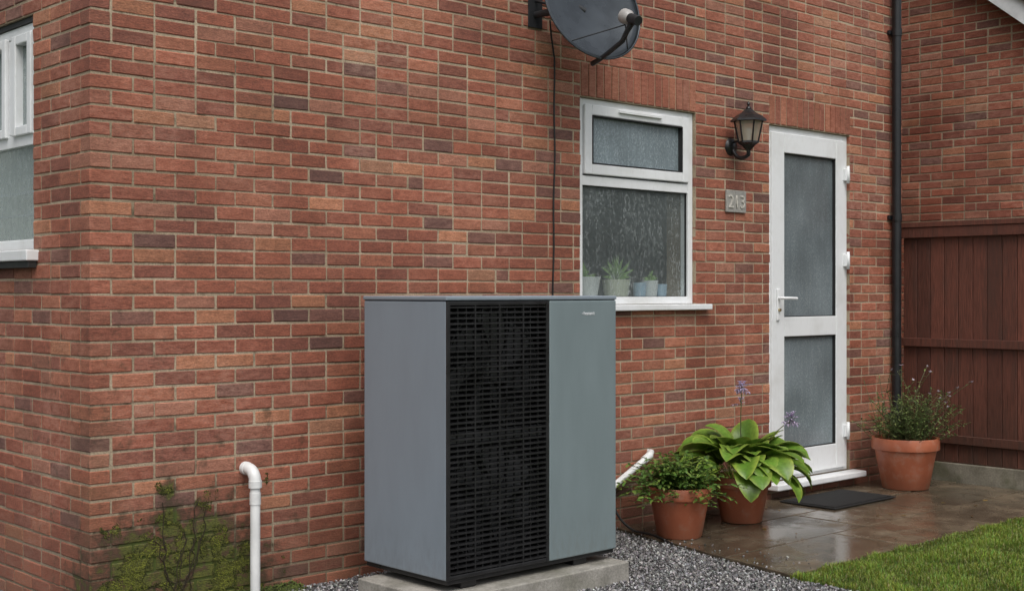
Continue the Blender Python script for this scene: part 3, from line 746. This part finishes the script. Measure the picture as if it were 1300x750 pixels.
class Fol:
    def __init__(s): s.V=[];s.F=[];s.C=[]
    def leaf(s,p,az,e0,droop,L,Wd,n,prof,fold,cm,ce,across=2,wav=0,q0=0):
        p=Vector(p); e=e0; sd_=Vector((-math.sin(az),math.cos(az),0)); b=len(s.V); na=2*across+1; ph=random.uniform(0,6)
        roll=random.uniform(-.35,.35)
        for i in range(n+1):
            q=i/n; w=Wd*prof(q); d=Vector((math.cos(az)*math.cos(e),math.sin(az)*math.cos(e),math.sin(e)))
            nn=Vector((-math.cos(az)*math.sin(e),-math.sin(az)*math.sin(e),math.cos(e)))
            sv=(sd_*math.cos(roll)+nn*math.sin(roll))
            for k in range(-across,across+1):
                f=k/across; rip=(.025*w*(1 if k%2==0 else -1)) if across>1 else 0
                pt=p+sv*(f*w/2)+nn*(fold*w*abs(f)**1.3+rip+wav*w*math.sin(q*9+ph)*abs(f))
                s.V.append(tuple(pt)); t=abs(f)**2.5; s.C.append(tuple(cm[j]*(1-t)+ce[j]*t for j in range(3)))
            p=p+d*(L/n)
            if q>=q0: e-=droop/(n*(1-q0))
        for i in range(n):
            for k in range(na-1): o=b+i*na+k; s.F.append((o,o+1,o+na+1,o+na))
    def stem(s,pts,r,col):
        c=len(s.V); tube_data(pts,r,5,s.V,s.F); s.C+=[col]*(len(s.V)-c)
    def build(s,name,mat,parent): return mesh_obj(name,s.V,s.F,mat,parent,True,s.C)
m_leaf=attr_mat('leaf',.36,(.8,1.2),.25); m_pet=attr_mat('petal',.6,(.9,1.1),.3,tex=False)
def jit(c,a=.2):
    k=random.uniform(1-a,1+a); return tuple(x*k*random.uniform(.94,1.06) for x in c)
def hprof(q):
    if q<.42: return .035
    u=(q-.42)/.58
    return max(.02,math.sin(math.pi*u**.66)**.62) if 0<u<.999 else .03
hx,hy=7.17,5.40
h=empty('hosta_plant'); pot(h,hx,hy,.20,.31)
f=Fol()
NL=96
for i in range(NL):
    tier=i/NL; az=i*2.399+random.uniform(-.3,.3)
    e0=math.radians(86-68*tier+random.uniform(-10,10)); L=random.uniform(.34,.50)+.06*tier
    cm=jit((.11,.215,.028),.38); ce=jit((.28,.38,.06),.28)
    if random.random()<.07: cm=ce=jit((.38,.40,.07),.1)
    f.leaf((hx+.07*math.cos(az),hy+.07*math.sin(az),.29),az,e0,math.radians(random.uniform(65,110)+28*tier),L,random.uniform(.14,.21),15,hprof,.12,cm,ce,3,.04,.3)
f.build('leaves',m_leaf,h)
f=Fol(); fl=Fol()
for (tx,ty,tz) in ((7.20,5.42,.92),(7.46,5.20,.70),(7.30,5.5,.80)):
    f.stem(bez((hx,hy,.3),((hx+tx)/2-.02,(hy+ty)/2,tz*.85),(tx,ty,tz),8),.0035,(.10,.13,.05))
    nf=8 if tz==.80 else 34
    for k in range(nf):
        a=random.uniform(0,6.28); e=random.uniform(-.7,1.4); r=random.uniform(.02,.06); d=Vector((math.cos(a)*math.cos(e),math.sin(a)*math.cos(e),math.sin(e)*.9))
        p=Vector((tx,ty,tz))+d*r; f.stem([(tx,ty,tz),p],.0012,(.14,.14,.14))
        for j in range(4): fl.leaf(p,a+j*1.57,e,1.2,.028,.009,3,lambda q:math.sin(math.pi*(.15+.8*q)),.1,*([jit((.50,.43,.62),.2)]*2),1)
f.build('flower_stems',m_leaf,h); fl.build('flowers',m_pet,h)
gx,gy=6.43,5.33
g=empty('geranium_plant'); pot(g,gx,gy,.205,.32); f=Fol()
lp=lambda q:math.sin(math.pi*min(1,.08+.88*q))**.8
for i in range(190):
    az=random.uniform(0,6.28); L=random.uniform(.18,.42); e=math.radians(random.uniform(12,85)); p0=Vector((gx+random.uniform(-.12,.12),gy+random.uniform(-.12,.12),.29))
    d=Vector((math.cos(az)*math.cos(e),math.sin(az)*math.cos(e),math.sin(e))); p2=p0+d*L+Vector((0,0,-.35*L)); pts=bez(p0,p0+d*L*.6,p2,7); col=jit((.07,.13,.03),.2); f.stem(pts,.0018,col)
    for k in range(2,8):
        for s_ in(-1,1):
            c=jit((.085,.165,.032),.45) if random.random()<.7 else jit((.19,.28,.055),.2)
            f.leaf(pts[k],az+s_*random.uniform(.4,1.4),random.uniform(-.2,.6),random.uniform(.3,1.2),random.uniform(.03,.055),random.uniform(.014,.028),4,lp,.12,c,c,1)
f.build('leaves',m_leaf,g)
sx_,sy_=9.33,5.42
s=empty('potted_shrub'); pot(s,sx_,sy_,.262,.40); f=Fol(); fl=Fol()
for i in range(185):
    az=random.uniform(0,6.28); L=random.uniform(.22,.52); e=math.radians(random.uniform(28,88))
    if i<22: L=random.uniform(.5,.82); e=math.radians(random.uniform(42,78))
    if i<6: az=random.uniform(-1.4,-.4)
    p0=Vector((sx_+random.uniform(-.19,.19),sy_+random.uniform(-.19,.19),.38)); d=Vector((math.cos(az)*math.cos(e),math.sin(az)*math.cos(e),math.sin(e)))
    p2=p0+d*L+Vector((0,0,-.15*L)); p2.x=min(p2.x,FX-.06); p2.y=min(p2.y,WY-.03)
    pts=bez(p0,p0+d*L*.6,p2,10); f.stem(pts,.002,jit((.10,.11,.045),.2))
    for k in range(2,11):
        for s_ in range(2 if i>=22 else 1):
            c=jit((.095,.145,.045),.4) if random.random()<.75 else jit((.21,.27,.09),.2)
            f.leaf(pts[k],random.uniform(0,6.28),random.uniform(-.1,.9),.6,random.uniform(.024,.048),random.uniform(.008,.015),3,lp,.1,c,c,1)
    if i<14:
        for j in range(6): fl.leaf(pts[-1],random.uniform(0,6.28),random.uniform(0,1.2),.6,.022,.009,3,lp,.1,*([jit((.44,.38,.44),.2)]*2),1)
f.build('leaves',m_leaf,s); fl.build('blossom',m_pet,s)
f=Fol()
for i in range(36):
    f.leaf((random.uniform(6.4,9.6),random.uniform(4.3,5.75),.029),random.uniform(0,6.28),random.uniform(-.05,.15),.1,random.uniform(.02,.045),random.uniform(.01,.022),3,lp,.15,*([jit((.16,.10,.03),.5)]*2),1)
f.build('fallen_leaves',m_leaf,None)

# ---------------------------------------------------------------- light & camera
world=bpy.data.worlds.new('World'); scene.world=world; world.use_nodes=True
nt=world.node_tree; bg=nt.nodes['Background']
sky=nt.nodes.new('ShaderNodeTexSky'); sky.sky_type='NISHITA'; sky.sun_disc=False
sv=Vector((-.35,-.55,1.0)).normalized()
sky.sun_elevation=math.asin(sv.z); sky.sun_rotation=math.atan2(sv.x,sv.y)%(2*math.pi)
sky.air_density=1.0; sky.dust_density=5; sky.ozone_density=1
hs=nt.nodes.new('ShaderNodeHueSaturation'); hs.inputs['Saturation'].default_value=.38
nt.links.new(sky.outputs[0],hs.inputs['Color']); nt.links.new(hs.outputs[0],bg.inputs['Color']); bg.inputs['Strength'].default_value=.15
sn=bpy.data.lights.new('sun','SUN'); sn.energy=1.15; sn.angle=math.radians(40); sn.color=(1,.98,.95)
so=bpy.data.objects.new('sun',sn); so.rotation_euler=(-sv).to_track_quat('-Z','Y').to_euler(); link(so)
cam=bpy.data.cameras.new('camera'); co=bpy.data.objects.new('camera',cam); link(co)
co.location=(0,0,1.58); co.rotation_euler=(math.radians(90),0,math.radians(-43)); cam.sensor_width=36; cam.lens=36*1650/1300; cam.shift_y=-5/1300; cam.clip_end=1500; cam.clip_start=.05
scene.camera=co
scene.view_settings.view_transform='Standard'; scene.view_settings.look='None'; scene.view_settings.exposure=0
